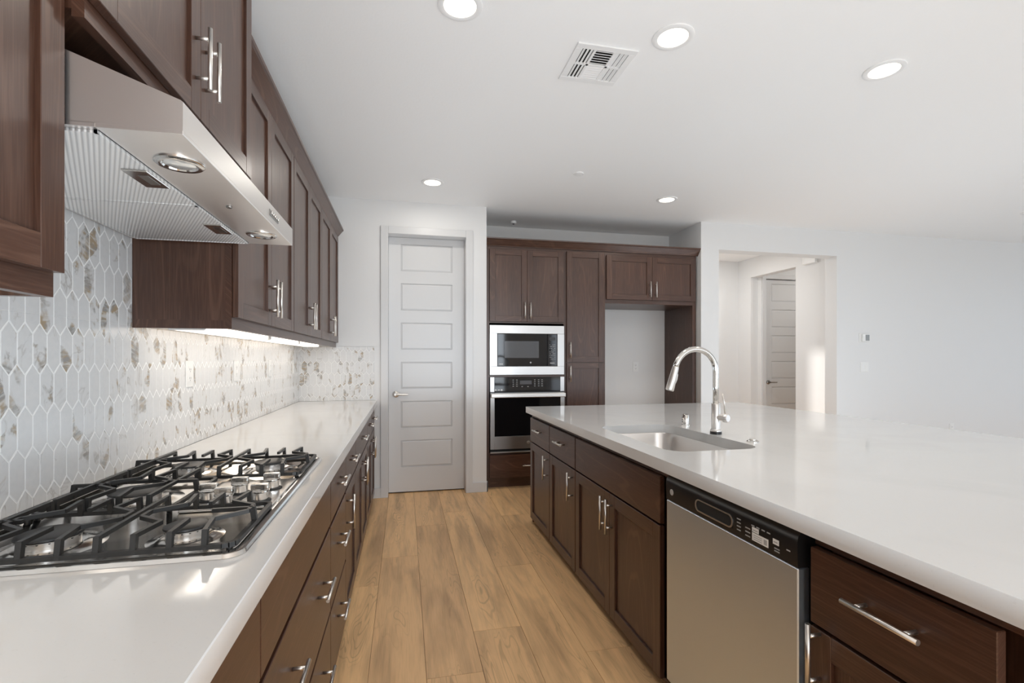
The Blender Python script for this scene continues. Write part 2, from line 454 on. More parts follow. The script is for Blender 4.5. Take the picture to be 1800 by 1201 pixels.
bx(bm, DX0, DX1, YB + 0.001, YB + 0.149, DZ - 0.003, DZ)
struct('trim_1', bm, TRIMP)
def casing(name, x0, x1, zt, y, w=0.064, z0=0.0):
    bm = BM()
    for a, b in ((x0 - w, x0 + 0.004), (x1 - 0.004, x1 + w)):
        bx(bm, a, b, y - 0.016, y + 0.001, z0, zt + w, 0.003)
    bx(bm, x0 + 0.004, x1 - 0.004, y - 0.016, y + 0.001, zt - 0.004, zt + w, 0.003)
    struct(name, bm, TRIMP)
casing('trim_2', DX0, DX1, DZ, YB)
bm = BM(); bx(bm, DX0, DX1, YB + 0.145, YB + 0.2, 0, DZ); struct('pantry_shade_sheet', bm, HOLLOW_SHADE)  # near-black sheet painted in place of the unlit pantry
bm = BM(); bx(bm, -0.284, DX0 - 0.064, YB - 0.015, YB, 0, 0.095, 0.002); struct('baseboard_left', bm, TRIMP)
bm = BM(); bx(bm, DX1 + 0.064, 0.788, YB - 0.013, YB, 0, 0.095, 0.002); bx(bm, 0.776, 0.788, YB - 0.013, YB + 0.05, 0, 0.095, 0.002); struct('baseboard_back', bm, TRIMP)
bm = BM(); bx(bm, 3.10, OX0, YB - 0.013, YB, 0, 0.095, 0.002); bx(bm, OX1, 10.0, YB - 0.013, YB, 0, 0.095, 0.002); struct('baseboard_right', bm, TRIMP)
# hall door
door = panel_door('door_2', basis((HD0 + 0.004, AY + 0.02, 0.012), *FACE_CAM), HD1 - HD0 - 0.008, 2.43, pans, 0.115, 0.69, 'white panel door in the alcove beyond the hall opening')
lever(door, 0.06, 0.935, PEWTER)
casing('trim_3', HD0, HD1, HDZ, AY, 0.06)

# ------------------------------------------------------------------ backsplash tiles
def clip(poly, x0, x1, y0, y1):
    for ax, lim, sg in ((0, x0, 1), (0, x1, -1), (1, y0, 1), (1, y1, -1)):
        out = []
        for i in range(len(poly)):
            a, b = poly[i - 1], poly[i]
            ia, ib = sg * (a[ax] - lim) >= 0, sg * (b[ax] - lim) >= 0
            if ia != ib:
                t = (lim - a[ax]) / (b[ax] - a[ax]); out.append((a[0] + (b[0] - a[0]) * t, a[1] + (b[1] - a[1]) * t))
            if ib: out.append(b)
        poly = out
        if len(poly) < 3: return []
    return poly
def backsplash(name, rects, to3, u0, v0, label, back):
    bm = BM(); sd = bm.loops.layers.float.new('seed'); L = bm.loops.layers.uv.active
    TW, TH, TIP, G = 0.0508, 0.130, 0.026, 0.0016
    for (a, b, c, d) in rects:
        q = [bm.verts.new(to3(p[0], p[1], 0.0056)) for p in ((a, c), (b, c), (b, d), (a, d))]
        f = bm.faces.new(q); f.material_index = 1
    ua, ub = min(r[0] for r in rects), max(r[1] for r in rects); va, vb = min(r[2] for r in rects), max(r[3] for r in rects)
    for r in range(int((va - v0) / 0.104) - 2, int((vb - v0) / 0.104) + 2):
        for c in range(int((ua - u0) / TW) - 2, int((ub - u0) / TW) + 2):
            cu = u0 + (c + 0.5 * (r % 2)) * TW; cv = v0 + r * 0.104
            w, h, t = TW / 2 - G, TH / 2 - G * 1.2, TIP
            hx = [(cu, cv + h), (cu - w, cv + h - t), (cu - w, cv - h + t), (cu, cv - h), (cu + w, cv - h + t), (cu + w, cv + h - t)]
            s = random.random(); ro = random.random() * 30, random.random() * 30; an = random.uniform(-0.6, 0.6)
            for R in rects:
                p = clip(hx, *R)
                if len(p) < 3: continue
                mx = sum(x for x, y in p) / len(p); my = sum(y for x, y in p) / len(p)
                top = []; 
                for x, y in p:
                    dd = math.hypot(x - mx, y - my) or 1
                    top.append((x - (x - mx) / dd * 0.0012, y - (y - my) / dd * 0.0012))
                A = [bm.verts.new(to3(x, y, 0.003)) for x, y in p]; Bm = [bm.verts.new(to3(x, y, 0.0058)) for x, y in p]; Cm = [bm.verts.new(to3(x, y, 0.0065)) for x, y in top]
                n = len(p); fs = [bm.faces.new(Cm)]
                for i in range(n):
                    j = (i + 1) % n
                    fs.append(bm.faces.new((Bm[i], Bm[j], Cm[j], Cm[i]))); fs.append(bm.faces.new((A[i], A[j], Bm[j], Bm[i])))
                for f in fs:
                    for l in f.loops:
                        l[sd] = s; q = l.vert.co; 
                        x, y = back(q); x -= cu; y -= cv
                        l[L].uv = (ro[0] + x * math.cos(an) - y * math.sin(an), ro[1] + x * math.sin(an) + y * math.cos(an))
    o = obj(name, bm, [TILE, GROUT]); tag(o, label, 'backsplash', None)
    return o
backsplash('tile_backsplash', [(-0.5, YB, CT + 0.001, 1.396), (1.02, 1.934, 1.396, 1.72)], lambda u, v, d: (XW - 0.006 + d, u, v), 1.42, 1.203,
           'long wall of white elongated hexagon tiles with brown veins behind the cooktop', lambda q: (q.y, q.z))
backsplash('tile_backsplash', [(XW, -0.272, CT + 0.001, 1.396)], lambda u, v, d: (u, YB - d, v), -0.62, 1.203,
           'small panel of veined hexagon tiles beside the pantry door casing', lambda q: (q.x, q.z))

# ------------------------------------------------------------------ cabinets
HL, HR = 0.165, 0.0058
def make_handle(L=HL):
    bm = BM(); p = 0.034; s = L * 0.32
    tube(bm, [(0, -L / 2, p), (0, L / 2, p)], HR, 14)
    for q in (-s, s): tube(bm, [(0, q, 0), (0, q, p)], 0.0048, 10)
    bmesh.ops.recalc_face_normals(bm, faces=bm.faces)
    me = bpy.data.meshes.new('handle'); bm.to_mesh(me); bm.free(); me.materials.append(NICKEL); return me
HANDLE = make_handle(); HANDLE_S = make_handle(0.155)
def handle(parent, u, v, w, vertical, me=None):
    o = bpy.data.objects.new('handle', me or HANDLE); COL.objects.link(o); o.parent = parent
    o.location = (u, v, w)
    if not vertical: o.rotation_euler = (0, 0, math.pi / 2)
    return o
DT = 0.02
def shaker(parent, u0, v0, w, h, hnd=None, st=0.058, nm='door'):
    bm = BM(); b = 0.0012
    bx(bm, 0, st, 0, h, 0, DT, b, 1); bx(bm, w - st, w, 0, h, 0, DT, b, 1)
    bx(bm, st, w - st, 0, st, 0, DT - 0.0002, b, 0); bx(bm, st, w - st, h - st, h, 0, DT - 0.0002, b, 0)
    bx(bm, st - 0.002, w - st + 0.002, st - 0.002, h - st + 0.002, 0.002, DT - 0.0095, 0, 1)
    o = obj(nm, bm, WOOD, parent); o.location = (u0, v0, 0.0005)
    if hnd: handle(o, hnd[0], hnd[1], DT, True)
    return o
def slab(parent, u0, v0, w, h, hs=(), nm='drawer', me=None):
    bm = BM(); bx(bm, 0, w, 0, h, 0, DT, 0.0015, 0)
    o = obj(nm, bm, WOOD, parent); o.location = (u0, v0, 0.0005)
    for x, y in hs: handle(o, x, y, DT, False, me)
    return o
def carcass(parent, w, h, depth, v0=0.0, toe=None, toe_d=0.075, lip=0.0, under=None, rail=0.0, ends=(1, 1)):
    bm = BM()
    bx(bm, 0, w, v0 + lip, h, -depth, (0 if not lip else -0.02) - (0.05 if rail else 0), 0, 1)
    if rail: bx(bm, 0, w, h - rail, h, -0.05, 0, 0, 0)
    if lip:
        bx(bm, 0, w, v0, h, -0.02, 0, 0, 0)
        if ends[0]: bx(bm, 0, 0.015, v0, v0 + lip, -depth, -0.02, 0, 1)
        if ends[1]: bx(bm, w - 0.015, w, v0, v0 + lip, -depth, -0.02, 0, 1)
    if toe is not None: bx(bm, 0, w, -toe, v0, -depth, -toe_d, 0, 0)
    if under:
        bx(bm, 0.015, w - 0.015, v0 + lip - 0.002, v0 + lip, -depth, -0.02, 0, 0, 1)
    return obj('carcass', bm, [WOOD] + ([under] if under else []), parent)
def unit(name, o, face, label, cat, group=None):
    return thing(name, label, cat, basis(o, *face), group)
GB = 'base cabinets along the left wall'
XF = -0.29   # left base cabinet frame plane
def base_left(y0, y1, label):
    t = unit('base_cabinet', (XF, y0, 0.04), FACE_RIGHT, label, 'cabinet', GB)
    carcass(t, y1 - y0, 0.815, 0.62, 0.0, 0.04, rail=0.012)
    return t, y1 - y0
g = 0.0025
# near the camera
t, w = base_left(0.10, 1.02, 'dark wood base cabinet nearest the camera on the left, left of the cooktop drawers')
slab(t, g, 0.625, w - 2 * g, 0.175, [(w / 2, 0.09)])
shaker(t, g, 0.012, w / 2 - 1.5 * g, 0.605, (w / 2 - 0.04, 0.5)); shaker(t, w / 2 + g / 2, 0.012, w / 2 - 1.5 * g, 0.605, (0.04, 0.5))
t, w = base_left(1.02, 1.934, 'wide dark wood base cabinet under the cooktop with two deep drawers')
slab(t, g, 0.625, w - 2 * g, 0.175, nm='false_front')
slab(t, g, 0.303, w - 2 * g, 0.306, [(0.215, 0.175), (w - 0.225, 0.175)]); slab(t, g, 0.012, w - 2 * g, 0.280, [(0.215, 0.16), (w - 0.225, 0.16)])
t, w = base_left(1.934, 2.415, 'narrow dark wood base cabinet with three drawers just past the cooktop')
slab(t, g, 0.625, w - 2 * g, 0.175, [(w / 2, 0.105)]); slab(t, g, 0.303, w - 2 * g, 0.306, [(w / 2, 0.18)]); slab(t, g, 0.012, w - 2 * g, 0.280, [(w / 2, 0.17)])
t, w = base_left(2.415, 2.89, 'narrow dark wood base cabinet with one drawer over one door, left side')
slab(t, g, 0.625, w - 2 * g, 0.175, [(w / 2, 0.105)]); shaker(t, g, 0.012, w - 2 * g, 0.602, (0.036, 0.50))
t, w = base_left(2.89, 3.77, 'wide dark wood base cabinet with one drawer over two doors, second from the pantry end')
slab(t, g, 0.625, w - 2 * g, 0.175, [(w / 2, 0.105)])
shaker(t, g, 0.012, w / 2 - 1.5 * g, 0.602, (w / 2 - 0.04, 0.5)); shaker(t, w / 2 + g / 2, 0.012, w / 2 - 1.5 * g, 0.602, (0.04, 0.5))
t, w = base_left(3.77, YB - 0.016, 'dark wood base cabinet at the pantry wall with two drawers over two doors')
for i in (0, 1):
    slab(t, g + i * w / 2, 0.622, w / 2 - 2 * g, 0.178, [(w / 4, 0.105)])
    shaker(t, g + i * w / 2, 0.012, w / 2 - 2 * g, 0.602, (w / 2 - 0.04 if i == 0 else 0.04, 0.5))
# left counter
bm = BM(); bx(bm, XW, -0.2475, -0.2, YB, 0.856, CT, 0.002)
tag(obj('countertop', bm, QUARTZ), 'long white quartz countertop along the left wall holding the cooktop', 'countertop')

# upper cabinets
GU = 'wall cabinets on the left wall'
XU = -0.607
UB, UT = 1.39, 2.392
def upper(y0, y1, label, ends=(1, 1)):
    t = unit('wall_cabinet', (XU, y0, UB), FACE_RIGHT, label, 'cabinet', GU)
    carcass(t, y1 - y0, UT - UB, abs(XU - XW) - 0.0005, 0, None, 0, 0.03, RAW, ends=ends)
    w = y1 - y0; e = 0.005
    h = UT - UB - 0.048
    shaker(t, e, 0.042, w / 2 - e - g / 2, h, (w / 2 - e - 0.035, 0.12)); shaker(t, w / 2 + g / 2, 0.042, w / 2 - e - g / 2, h, (0.03, 0.12))
    return t
upper(0.10, 1.02, 'dark wood wall cabinet nearest the camera, cut off by the left edge of the photo')
upper(1.9345, 2.853, 'dark wood two door wall cabinet whose grained side panel faces the range hood', (1, 0))
upper(2.8535, 3.77, 'dark wood two door wall cabinet in the middle of the row beyond the hood', (0, 0))
upper(3.7705, YB - 0.001, 'dark wood two door wall cabinet touching the pantry wall, farthest in the row', (0, 0))
t = unit('wall_cabinet', (-0.56, 1.0205, 1.893), FACE_RIGHT, 'dark wood wall cabinet above the range hood, deeper and higher than its neighbours', 'cabinet', GU)
w = 0.9135
bm = BM()
bx(bm, 0, w, 0.014, 0.77, -0.359, -0.02, 0, 1); bx(bm, 0, w, 0, 0.77, -0.02, 0, 0, 0)
obj('carcass', bm, WOOD, t)
shaker(t, 0.005, 0.037, w / 2 - 0.006, 0.70, (w / 2 - 0.036, 0.15)); shaker(t, w / 2 + 0.001, 0.037, w / 2 - 0.006, 0.70, (0.032, 0.15))
# crown moulding over the three far wall cabinets
CROWN = [(0.0, 0.0), (0.012, 0.0), (0.016, 0.008), (0.022, 0.014), (0.056, 0.058), (0.064, 0.062), (0.066, 0.074), (0.0, 0.074)]
bm = BM(); prism(bm, [(XU + a, UT - 0.008 + b) for a, b in CROWN], 1, 1.935, YB - 0.001, 1)
tag(obj('crown_molding', bm, WOOD), 'dark wood crown molding above the left row of wall cabinets', 'molding')
# under cabinet LED bars
def led(y0, y1, label, dim=1.0):
    t = thing('under_cabinet_light', label, 'light', T(-0.765, y0, UB + 0.03), 'under cabinet light bars')
    bm = BM(); L = y1 - y0
    bx(bm, -0.062, 0.062, 0, L, -0.012, -0.0005); obj('housing', bm, PLASTIC, t)
    bm = BM(); bx(bm, -0.058, 0.058, 0.014, L - 0.014, -0.034, -0.011, 0.008, 1, 0, 3); obj('diffuser', bm, LED, t)
    for a in (0, L - 0.014):
        bm = BM(); bx(bm, -0.060, 0.060, a, a + 0.014, -0.035, -0.008, 0.004); obj('end_cap', bm, PLASTIC, t)
    a = area('led_glow', (0, 0, 0), (0, 0, 0), 0.05, L * 0.9, POW['F'] * L * dim, (1, 0.9, 0.78)); a.parent = t; a.location = (0, L / 2, -0.038)
led(1.965, 2.835, 'glowing white light bar under the wall cabinet nearest the hood')
led(2.86, 3.60, 'glowing white light bar under the middle wall cabinet')
led(3.606, 4.40, 'glowing white light bar under the wall cabinet touching the pantry wall')
led(0.20, 0.93, 'glowing light bar under the wall cabinet nearest the camera', 0.25)

# ------------------------------------------------------------------ range hood
t = thing('range_hood', 'stainless steel range hood with ribbed filters above the gas cooktop', 'range hood', T(0, 1.0215, 1.70))
L = 0.9115; XF_H = -0.403; XBK = XW + 0.001
bm = BM()
# shell: front lip, sloping lid, two sides, underside frame
top = [(XF_H, 0.0), (XF_H, 0.060), (XF_H - 0.004, 0.064), (-0.745, 0.1915), (XBK, 0.1915), (XBK, 0.0)]
pts = [(x, z) for x, z in top]
prism(bm, [(XF_H, 0.006), (XF_H, 0.060), (XF_H - 0.004, 0.063), (-0.74, 0.190), (XBK, 0.190), (XBK, 0.006)], 1, 0, L, 1)
bx(bm, -0.545, XF_H, 0.0, L, -0.001, 0.0065, 0.0008, 1)
bx(bm, XBK, -0.905, 0.0, L, -0.001, 0.0065, 0, 1)
bx(bm, -0.905, -0.545, 0, 0.012, -0.001, 0.0065, 0, 1); bx(bm, -0.905, -0.545, L - 0.012, L, -0.001, 0.0065, 0, 1)
obj('canopy', bm, HOODM, t)
bm = BM(); bx(bm, -0.800, -0.597, -0.0006, 0.0005, 0.004, 0.135, 0, 2); obj('side_seam', bm, BLACK, t) if False else bm.free()
for i, (a, b) in enumerate(((0.014, 0.4545), (0.4575, L - 0.014))):
    bm = BM(); x0, x1 = -0.902, -0.548
    bx(bm, x0, x1, a, a + 0.006, -0.006, 0.0); bx(bm, x0, x1, b - 0.006, b, -0.006, 0.0)
    bx(bm, x0, x0 + 0.006, a, b, -0.006, 0); bx(bm, x1 - 0.006, x1, a, b, -0.006, 0)
    bx(bm, x0 + 0.005, x1 - 0.005, a + 0.005, b - 0.005, -0.0045, 0.003)
    fo = obj('filter', bm, FILTER, t)
    m = (a + b) / 2 + 0.02
    bm = BM(); bx(bm, x1 - 0.055, x1 - 0.004, m - 0.055, m + 0.055, -0.0085, -0.004, 0.001); bx(bm, x1 - 0.034, x1 - 0.014, m - 0.03, m + 0.03, -0.0092, -0.008, 0, 2, 1)
    obj('latch', bm, [POLISH, PEWTER], fo)
for y in (0.15, 0.762):
    bm = BM(); lathe(bm, [(0.047, 0.0), (0.047, -0.003), (0.043, -0.006), (0.034, -0.006), (0.031, -0.002)], 40, (-0.468, y, -0.001))
    lo = obj('lamp', bm, POLISH, t, smooth=True)
    bm = BM(); lathe(bm, [(0.030, -0.0035), (0.024, -0.006), (0.010, -0.007)], 32, (-0.468, y, -0.001)); obj('lamp_glass', bm, HALO, lo, smooth=True)
bm = BM(); lathe(bm, [(0.008, 0), (0.008, -0.004), (0.006, -0.005)], 20, (-0.468, 0.452, -0.001)); obj('button', bm, PEWTER, t)
bm = BM(); bx(bm, XF_H, XF_H + 0.002, 0.595, 0.70, 0.022, 0.040, 0.0005); obj('control_plate', bm, PEWTER, t)
for k in range(5):
    bm = BM(); lathe(bm, [(0.0045, 0), (0.0045, 0.004), (0.003, 0.005)], 12, (XF_H + 0.002, 0.61 + 0.019 * k, 0.031), 'X'); obj('switch', bm, POLISH, t)

# ------------------------------------------------------------------ cooktop
CX0, CX1, CY0, CY1 = -0.862, -0.300, 1.012, 1.965
t = thing('gas_cooktop', 'stainless steel five burner gas cooktop with black cast iron grates set in the left counter', 'cooktop', T(0, 0, CT))
bm = BM()
rings = [(0.0, 0.0005, 0.035), (0.003, 0.008, 0.034), (0.012, 0.0105, 0.03), (0.022, 0.0095, 0.026), (0.034, 0.002, 0.02)]
prev = None; uvl = bm.loops.layers.uv.active
for ins, z, r in rings:
    ring = [bm.verts.new((x, y, z)) for x, y in rrect(CX0 + ins, CX1 - ins, CY0 + ins, CY1 - ins, r, 8)]
    if prev:
        for i in range(len(ring)): f = bm.faces.new((prev[i], prev[(i + 1) % len(ring)], ring[(i + 1) % len(ring)], ring[i])); f.smooth = True
    prev = ring
bm.faces.new(prev)
obj('tray', bm, POLISH, t, smooth=True)
# raised knob deck and shallow dishes under burners
bm = BM(); bx(bm, -0.535, -0.325, 1.325, 1.62, 0.002, 0.0085, 0.003, 1, 0, 2); obj('knob_deck', bm, STEEL, t)
def burner(x, y, r):
    bm = BM(); lathe(bm, [(r * 1.80, 0.0018), (r * 1.62, 0.0028), (r * 1.40, 0.0055), (r * 1.22, 0.0085), (r * 1.05, 0.0095)], 36, (x, y, 0)); bo = obj('burner', bm, POLISH, t, smooth=True)
    bm = BM(); lathe(bm, [(r * 0.92, 0.005), (r * 0.95, 0.021), (r * 1.0, 0.0225), (r * 1.0, 0.024)], 36, (x, y, 0))
    for k in range(18):
        a = 2 * math.pi * k / 18; c, s = math.cos(a), math.sin(a)
        tube(bm, [(x + c * r * 0.90, y + s * r * 0.90, 0.0222), (x + c * r * 0.992, y + s * r * 0.992, 0.0222)], 0.0020, 6, 1)
    obj('burner_head', bm, [STEEL, BLACK], bo, smooth=True)
    bm = BM(); lathe(bm, [(r * 0.96, 0.024), (r * 1.04, 0.0265), (r * 1.02, 0.030), (r * 0.9, 0.032)], 36, (x, y, 0)); obj('burner_cap', bm, IRON, bo, smooth=True)
for x, y, r in ((-0.445, 1.145, 0.040), (-0.690, 1.150, 0.052), (-0.690, 1.475, 0.060), (-0.690, 1.800, 0.045), (-0.445, 1.800, 0.048)): burner(x, y, r)
def bar(bm, p, q, w=0.0048, h=0.0075, mi=0):
    """square-section bar between two points"""
    p, q = Vector(p), Vector(q); d = (q - p)
    u = Vector((-d.y, d.x, 0)); u = u.normalized() * w if u.length > 1e-6 else Vector((w, 0, 0))
    n = d.cross(u).normalized() * h
    vs = [bm.verts.new(a + s1 * u + s2 * n) for a in (p, q) for s1, s2 in ((-1, -1), (1, -1), (1, 1), (-1, 1))]
    for f in ((0, 1, 2, 3), (7, 6, 5, 4), (0, 4, 5, 1), (1, 5, 6, 2), (2, 6, 7, 3), (3, 7, 4, 0)): bm.faces.new([vs[i] for i in f])
ZT, ZF = 0.047, 0.018
def grate(x0, x1, y0, y1, short):
    bm = BM()
    loop = rrect(x0, x1, y0, y1, 0.02, 3)
    for a, b in zip(loop, loop[1:] + loop[:1]): bar(bm, (*a, ZF), (*b, ZF), 0.005, 0.0045)
    def post(x, y, dx, dy):
        bar(bm, (x, y, ZF - 0.004), (x + dx * 0.25, y + dy * 0.25, ZT + 0.003), 0.0048, 0.0055)
    def path(pts):
        for a, b in zip(pts[:-1], pts[1:]): bar(bm, (*a, ZT), (*b, ZT), 0.0040, 0.0042)
    m = (y0 + y1) / 2; n = int(round((x1 - x0 - 0.10) / 0.058)); xs = [x0 + 0.05 + (x1 - x0 - 0.10) * i / n for i in range(n + 1)]
    cx = [(x0 + x1) / 2] if short else [x0 + (x1 - x0) * 0.29, x0 + (x1 - x0) * 0.74]
    for i, x in enumerate(xs):
        c = min(cx, key=lambda q: abs(q - x)); d = x - c
        post(x, y0, 0, 0.02); post(x, y1, 0, -0.02)
        if abs(d) < 0.031:      # short fingers over a burner
            path([(x, y0), (x, m - 0.058)]); path([(x, y1), (x, m + 0.058)])
        elif abs(d) < 0.093:    # fingers that jog round the burner
            s = 1 if d > 0 else -1; k = 0.042
            path([(x, y0), (x - s * 0.012, m - 0.062), (x + s * k, m - 0.02), (x + s * k, m + 0.02), (x - s * 0.012, m + 0.062), (x, y1)])
        else:
            path([(x, y0), (x, y1)])
    for x, s in ((x0, 1), (x1, -1)):   # end fingers
        post(x, m, s * 0.02, 0); path([(x, m), (x + s * 0.085, m)])
    for x, y in ((x0 + 0.01, y0 + 0.01), (x1 - 0.01, y0 + 0.01), (x1 - 0.01, y1 - 0.01), (x0 + 0.01, y1 - 0.01)):
        tube(bm, [(x, y, 0.0025), (x, y, ZF)], 0.006, 10)
    obj('grate', bm, IRON, t)
grate(-0.838, -0.322, 1.036, 1.318, False)
grate(-0.838, -0.548, 1.330, 1.628, True)
grate(-0.838, -0.322, 1.640, 1.940, False)
for x, y in ((-0.497, 1.412), (-0.445, 1.362), (-0.440, 1.470), (-0.366, 1.380), (-0.368, 1.505)):
    bm = BM(); lathe(bm, [(0.0265, 0.008), (0.0265, 0.011), (0.021, 0.012)], 28, (x, y, 0)); k = obj('knob_seal', bm, RUBBER, t)
    bm = BM(); lathe(bm, [(0.019, 0.012), (0.0195, 0.03), (0.0225, 0.0335), (0.0225, 0.036)], 32, (x, y, 0)); 
    bx(bm, x - 0.021, x + 0.021, y - 0.0085, y + 0.0085, 0.035, 0.0525, 0.002)
    bm.verts.ensure_lookup_table()
    ko = obj('knob', bm, POLISH, t, smooth=True)
    bm = BM(); bx(bm, x - 0.009, x + 0.009, y - 0.0092, y - 0.0084, 0.040, 0.048); obj('knob_mark', bm, PEWTER, ko)

# ------------------------------------------------------------------ outlets and switches
def outlet(name, M, label, kind='outlet', w=0.07, h=0.115, group=None):
    t = thing(name, label, 'switch' if kind == 'switch' else 'outlet', M, group)
    bm = BM(); bx(bm, -w / 2, w / 2, -h / 2, h / 2, 0, 0.005, 0.0018); obj('plate', bm, PLASTIC, t)
    n = max(1, int(round(w / 0.06)))
    for i in range(n):
        cx = (i - (n - 1) / 2) * 0.046
        bm = BM(); bx(bm, cx - 0.0165, cx + 0.0165, -0.034, 0.034, 0.004, 0.0068, 0.001)
        if kind == 'outlet':
            for z in (-0.019, 0.019):
                for q in (-0.006, 0.006): bx(bm, cx + q - 0.0012, cx + q + 0.0012, z - 0.004, z + 0.005, 0.0066, 0.0071, 0, 2, 1)
                bx(bm, cx - 0.002, cx + 0.002, z - 0.011, z - 0.007, 0.0066, 0.0071, 0, 2, 1)
        obj('socket' if kind == 'outlet' else 'rocker', bm, [PLASTIC, SLOT], t)
    return t
for y, z, lb in ((2.387, 1.217, 'white wall outlet in the tile, the one nearest the hood'), (2.993, 1.217, 'white wall outlet in the tile, second from the hood'),
                 (3.70, 1.217, 'white wall outlet in the tile, third from the hood'), (4.43, 1.217, 'white wall outlet in the tile, nearest the pantry corner')):
    outlet('wall_outlet', basis((XW + 0.0006, y, z), *FACE_RIGHT), lb, group='outlets on the tiled backsplash')
outlet('wall_outlet', basis((2.664, 5.33, 1.193), *FACE_CAM), 'white wall outlet at the back of the empty fridge space')
outlet('wall_outlet', basis((6.52, YB, 0.44), *FACE_CAM), 'white wall outlet low on the right wall just above the island')
outlet('light_switch', basis((5.223, YB, 1.194), *FACE_CAM), 'white double light switch on the right wall below the thermostat', 'switch', 0.115)
t = thing('thermostat', 'small white thermostat with grey screen on the right wall', 'thermostat', basis((5.212, YB, 1.531), *FACE_CAM))
bm = BM(); bx(bm, -0.065, 0.065, -0.05, 0.05, 0, 0.006, 0.004, 2, 0, 2); obj('back_plate', bm, PLASTIC, t)
bm = BM(); bx(bm, -0.035, 0.065, -0.043, 0.043, 0.006, 0.024, 0.004, 2, 0, 2); obj('body', bm, PLASTIC, t)
bm = BM(); bx(bm, 0.005, 0.06, -0.034, 0.034, 0.0235, 0.025, 0.001); obj('screen', bm, SCREEN, t)
t = thing('door_chime', 'white box high on the hall wall right of the alcove opening', 'chime', basis((HX, 5.13, 2.535), *FACE_LEFT))
bm = BM(); bx(bm, -0.10, 0.10, -0.07, 0.07, 0, 0.045, 0.008, 2, 0, 2); obj('cover', bm, PLASTIC, t)
bm = BM()
for k in range(4): bx(bm, -0.07, 0.07, -0.045 + k * 0.012, -0.040 + k * 0.012, 0.0445, 0.0465)
obj('grille', bm, VENTM, t)

# ------------------------------------------------------------------ tall cabinets on the back wall
YF = 4.745
GT = 'tall cabinets in the back recess'
def tall(x0, x1, z0, z1, label, depth=0.58):
    t = unit('tall_cabinet', (x0, YF, z0), FACE_CAM, label, 'cabinet', GT)
    return t, x1 - x0, z1 - z0
TTOP = 2.402
t, w, h = tall(0.779, 1.594, 0.0, TTOP, 'dark wood oven tower holding the microwave and wall oven')
bm = BM()
D = 0.58
bx(bm, 0, 0.034, 0.1, h, -D, 0, 0, 1); bx(bm, w - 0.014, w, 0.1, h, -D, 0, 0, 1)         # sides
bx(bm, 0.034, w - 0.014, 1.64, h, -D, 0, 0, 0)                                            # upper box
bx(bm, 0.034, w - 0.014, 0.1, 0.355, -D, 0, 0, 0)                                         # drawer box
bx(bm, 0.034, w - 0.014, 1.105, 1.125, -D, 0, 0, 0)                                       # shelf between appliances
bx(bm, 0.034, w - 0.014, 0.355, 1.64, -D, -D + 0.015, 0, 1)
bx(bm, 0.0, w, 0.0, 0.1, -D, -0.075, 0, 0)
obj('carcass', bm, WOOD, t)
dw = (w - 0.034 - 0.024) / 2
shaker(t, 0.036, 1.655, dw - g / 2, 0.712, (dw - 0.028, 0.11), 0.056); shaker(t, 0.036 + dw + g / 2, 1.655, dw - g / 2, 0.712, (0.028, 0.11), 0.056)
slab(t, 0.036, 0.115, w - 0.06, 0.225, [(w / 2, 0.115)])
t, w, h = tall(1.5945, 2.030, 0.0, TTOP, 'tall narrow dark wood pantry cabinet between the oven tower and the fridge space')
carcass(t, w, h, D, 0.1, 0.0); 
bm = BM(); bx(bm, 0, w, 0, 0.1, -D, -0.075, 0, 0); obj('toe_kick', bm, WOOD, t)
shaker(t, 0.014, 1.252, w - 0.034, 1.125, (0.03, 0.12), 0.058); shaker(t, 0.014, 0.115, w - 0.034, 1.13, (0.03, 1.02), 0.058)
t = unit('tall_cabinet', (2.0305, YF, 1.862), FACE_CAM, 'dark wood two door cabinet bridging over the empty fridge space', 'cabinet', GT)
w = 1.0395; h = TTOP - 1.862
bm = BM(); bx(bm, 0, w, 0, h, -D, 0, 0, 0); obj('carcass', bm, WOOD, t)
dw = (w - 0.016) / 2
shaker(t, 0.01, 0.042, dw - g / 2, h - 0.085, (dw - 0.03, 0.11)); shaker(t, 0.01 + dw + g / 2, 0.042, dw - g / 2, h - 0.085, (0.035, 0.11))
bm = BM(); bx(bm, 3.040, 3.070, YF, YF + D, 0, 1.8615, 0, 2)
tag(obj('fridge_panel', bm, WOOD), 'dark wood side panel at the right of the empty fridge space', 'panel')
bm = BM(); bx(bm, 3.0705, 3.0985, YF + 0.03, YF + 0.05, 0, TTOP, 0, 2)
tag(obj('filler_strip', bm, WOOD), 'thin dark wood filler strip between the fridge panel and the white wall', 'filler')
bm = BM(); prism(bm, [(YF - 0.0005 - a, TTOP - 0.006 + b) for a, b in CROWN], 0, 0.779, 3.098, 0)
tag(obj('crown_molding', bm, WOOD), 'dark wood crown molding above the oven tower and fridge cabinets', 'molding')
# microwave -----------------------------------------------------------------
t = thing('microwave', 'built-in microwave with wide stainless trim above the wall oven', 'microwave', basis((0.8145, YF, 1.1265), *FACE_CAM))
W, H = 0.765, 0.492
bm = BM()
bx(bm, 0, W, H - 0.082, H, 0.001, 0.022, 0.002, 0); bx(bm, 0, W, 0, 0.084, 0.001, 0.022, 0.002, 0)
bx(bm, 0, 0.075, 0.084, H - 0.082, 0.001, 0.022, 0.001, 1); bx(bm, W - 0.072, W, 0.084, H - 0.082, 0.001, 0.022, 0.001, 1)
obj('trim_kit', bm, STEEL_T, t)
bm = BM(); bx(bm, 0.075, W - 0.072, 0.084, H - 0.082, -0.35, 0.006, 0); obj('cavity_box', bm, BLACK, t)
bm = BM(); bx(bm, 0.079, 0.588, 0.088, H - 0.086, 0.006, 0.018, 0.002); d = obj('door', bm, GLASS, t)
bm = BM(); bx(bm, 0.150, 0.500, 0.168, 0.335, 0.0178, 0.0186); obj('window', bm, GLASS2, d)
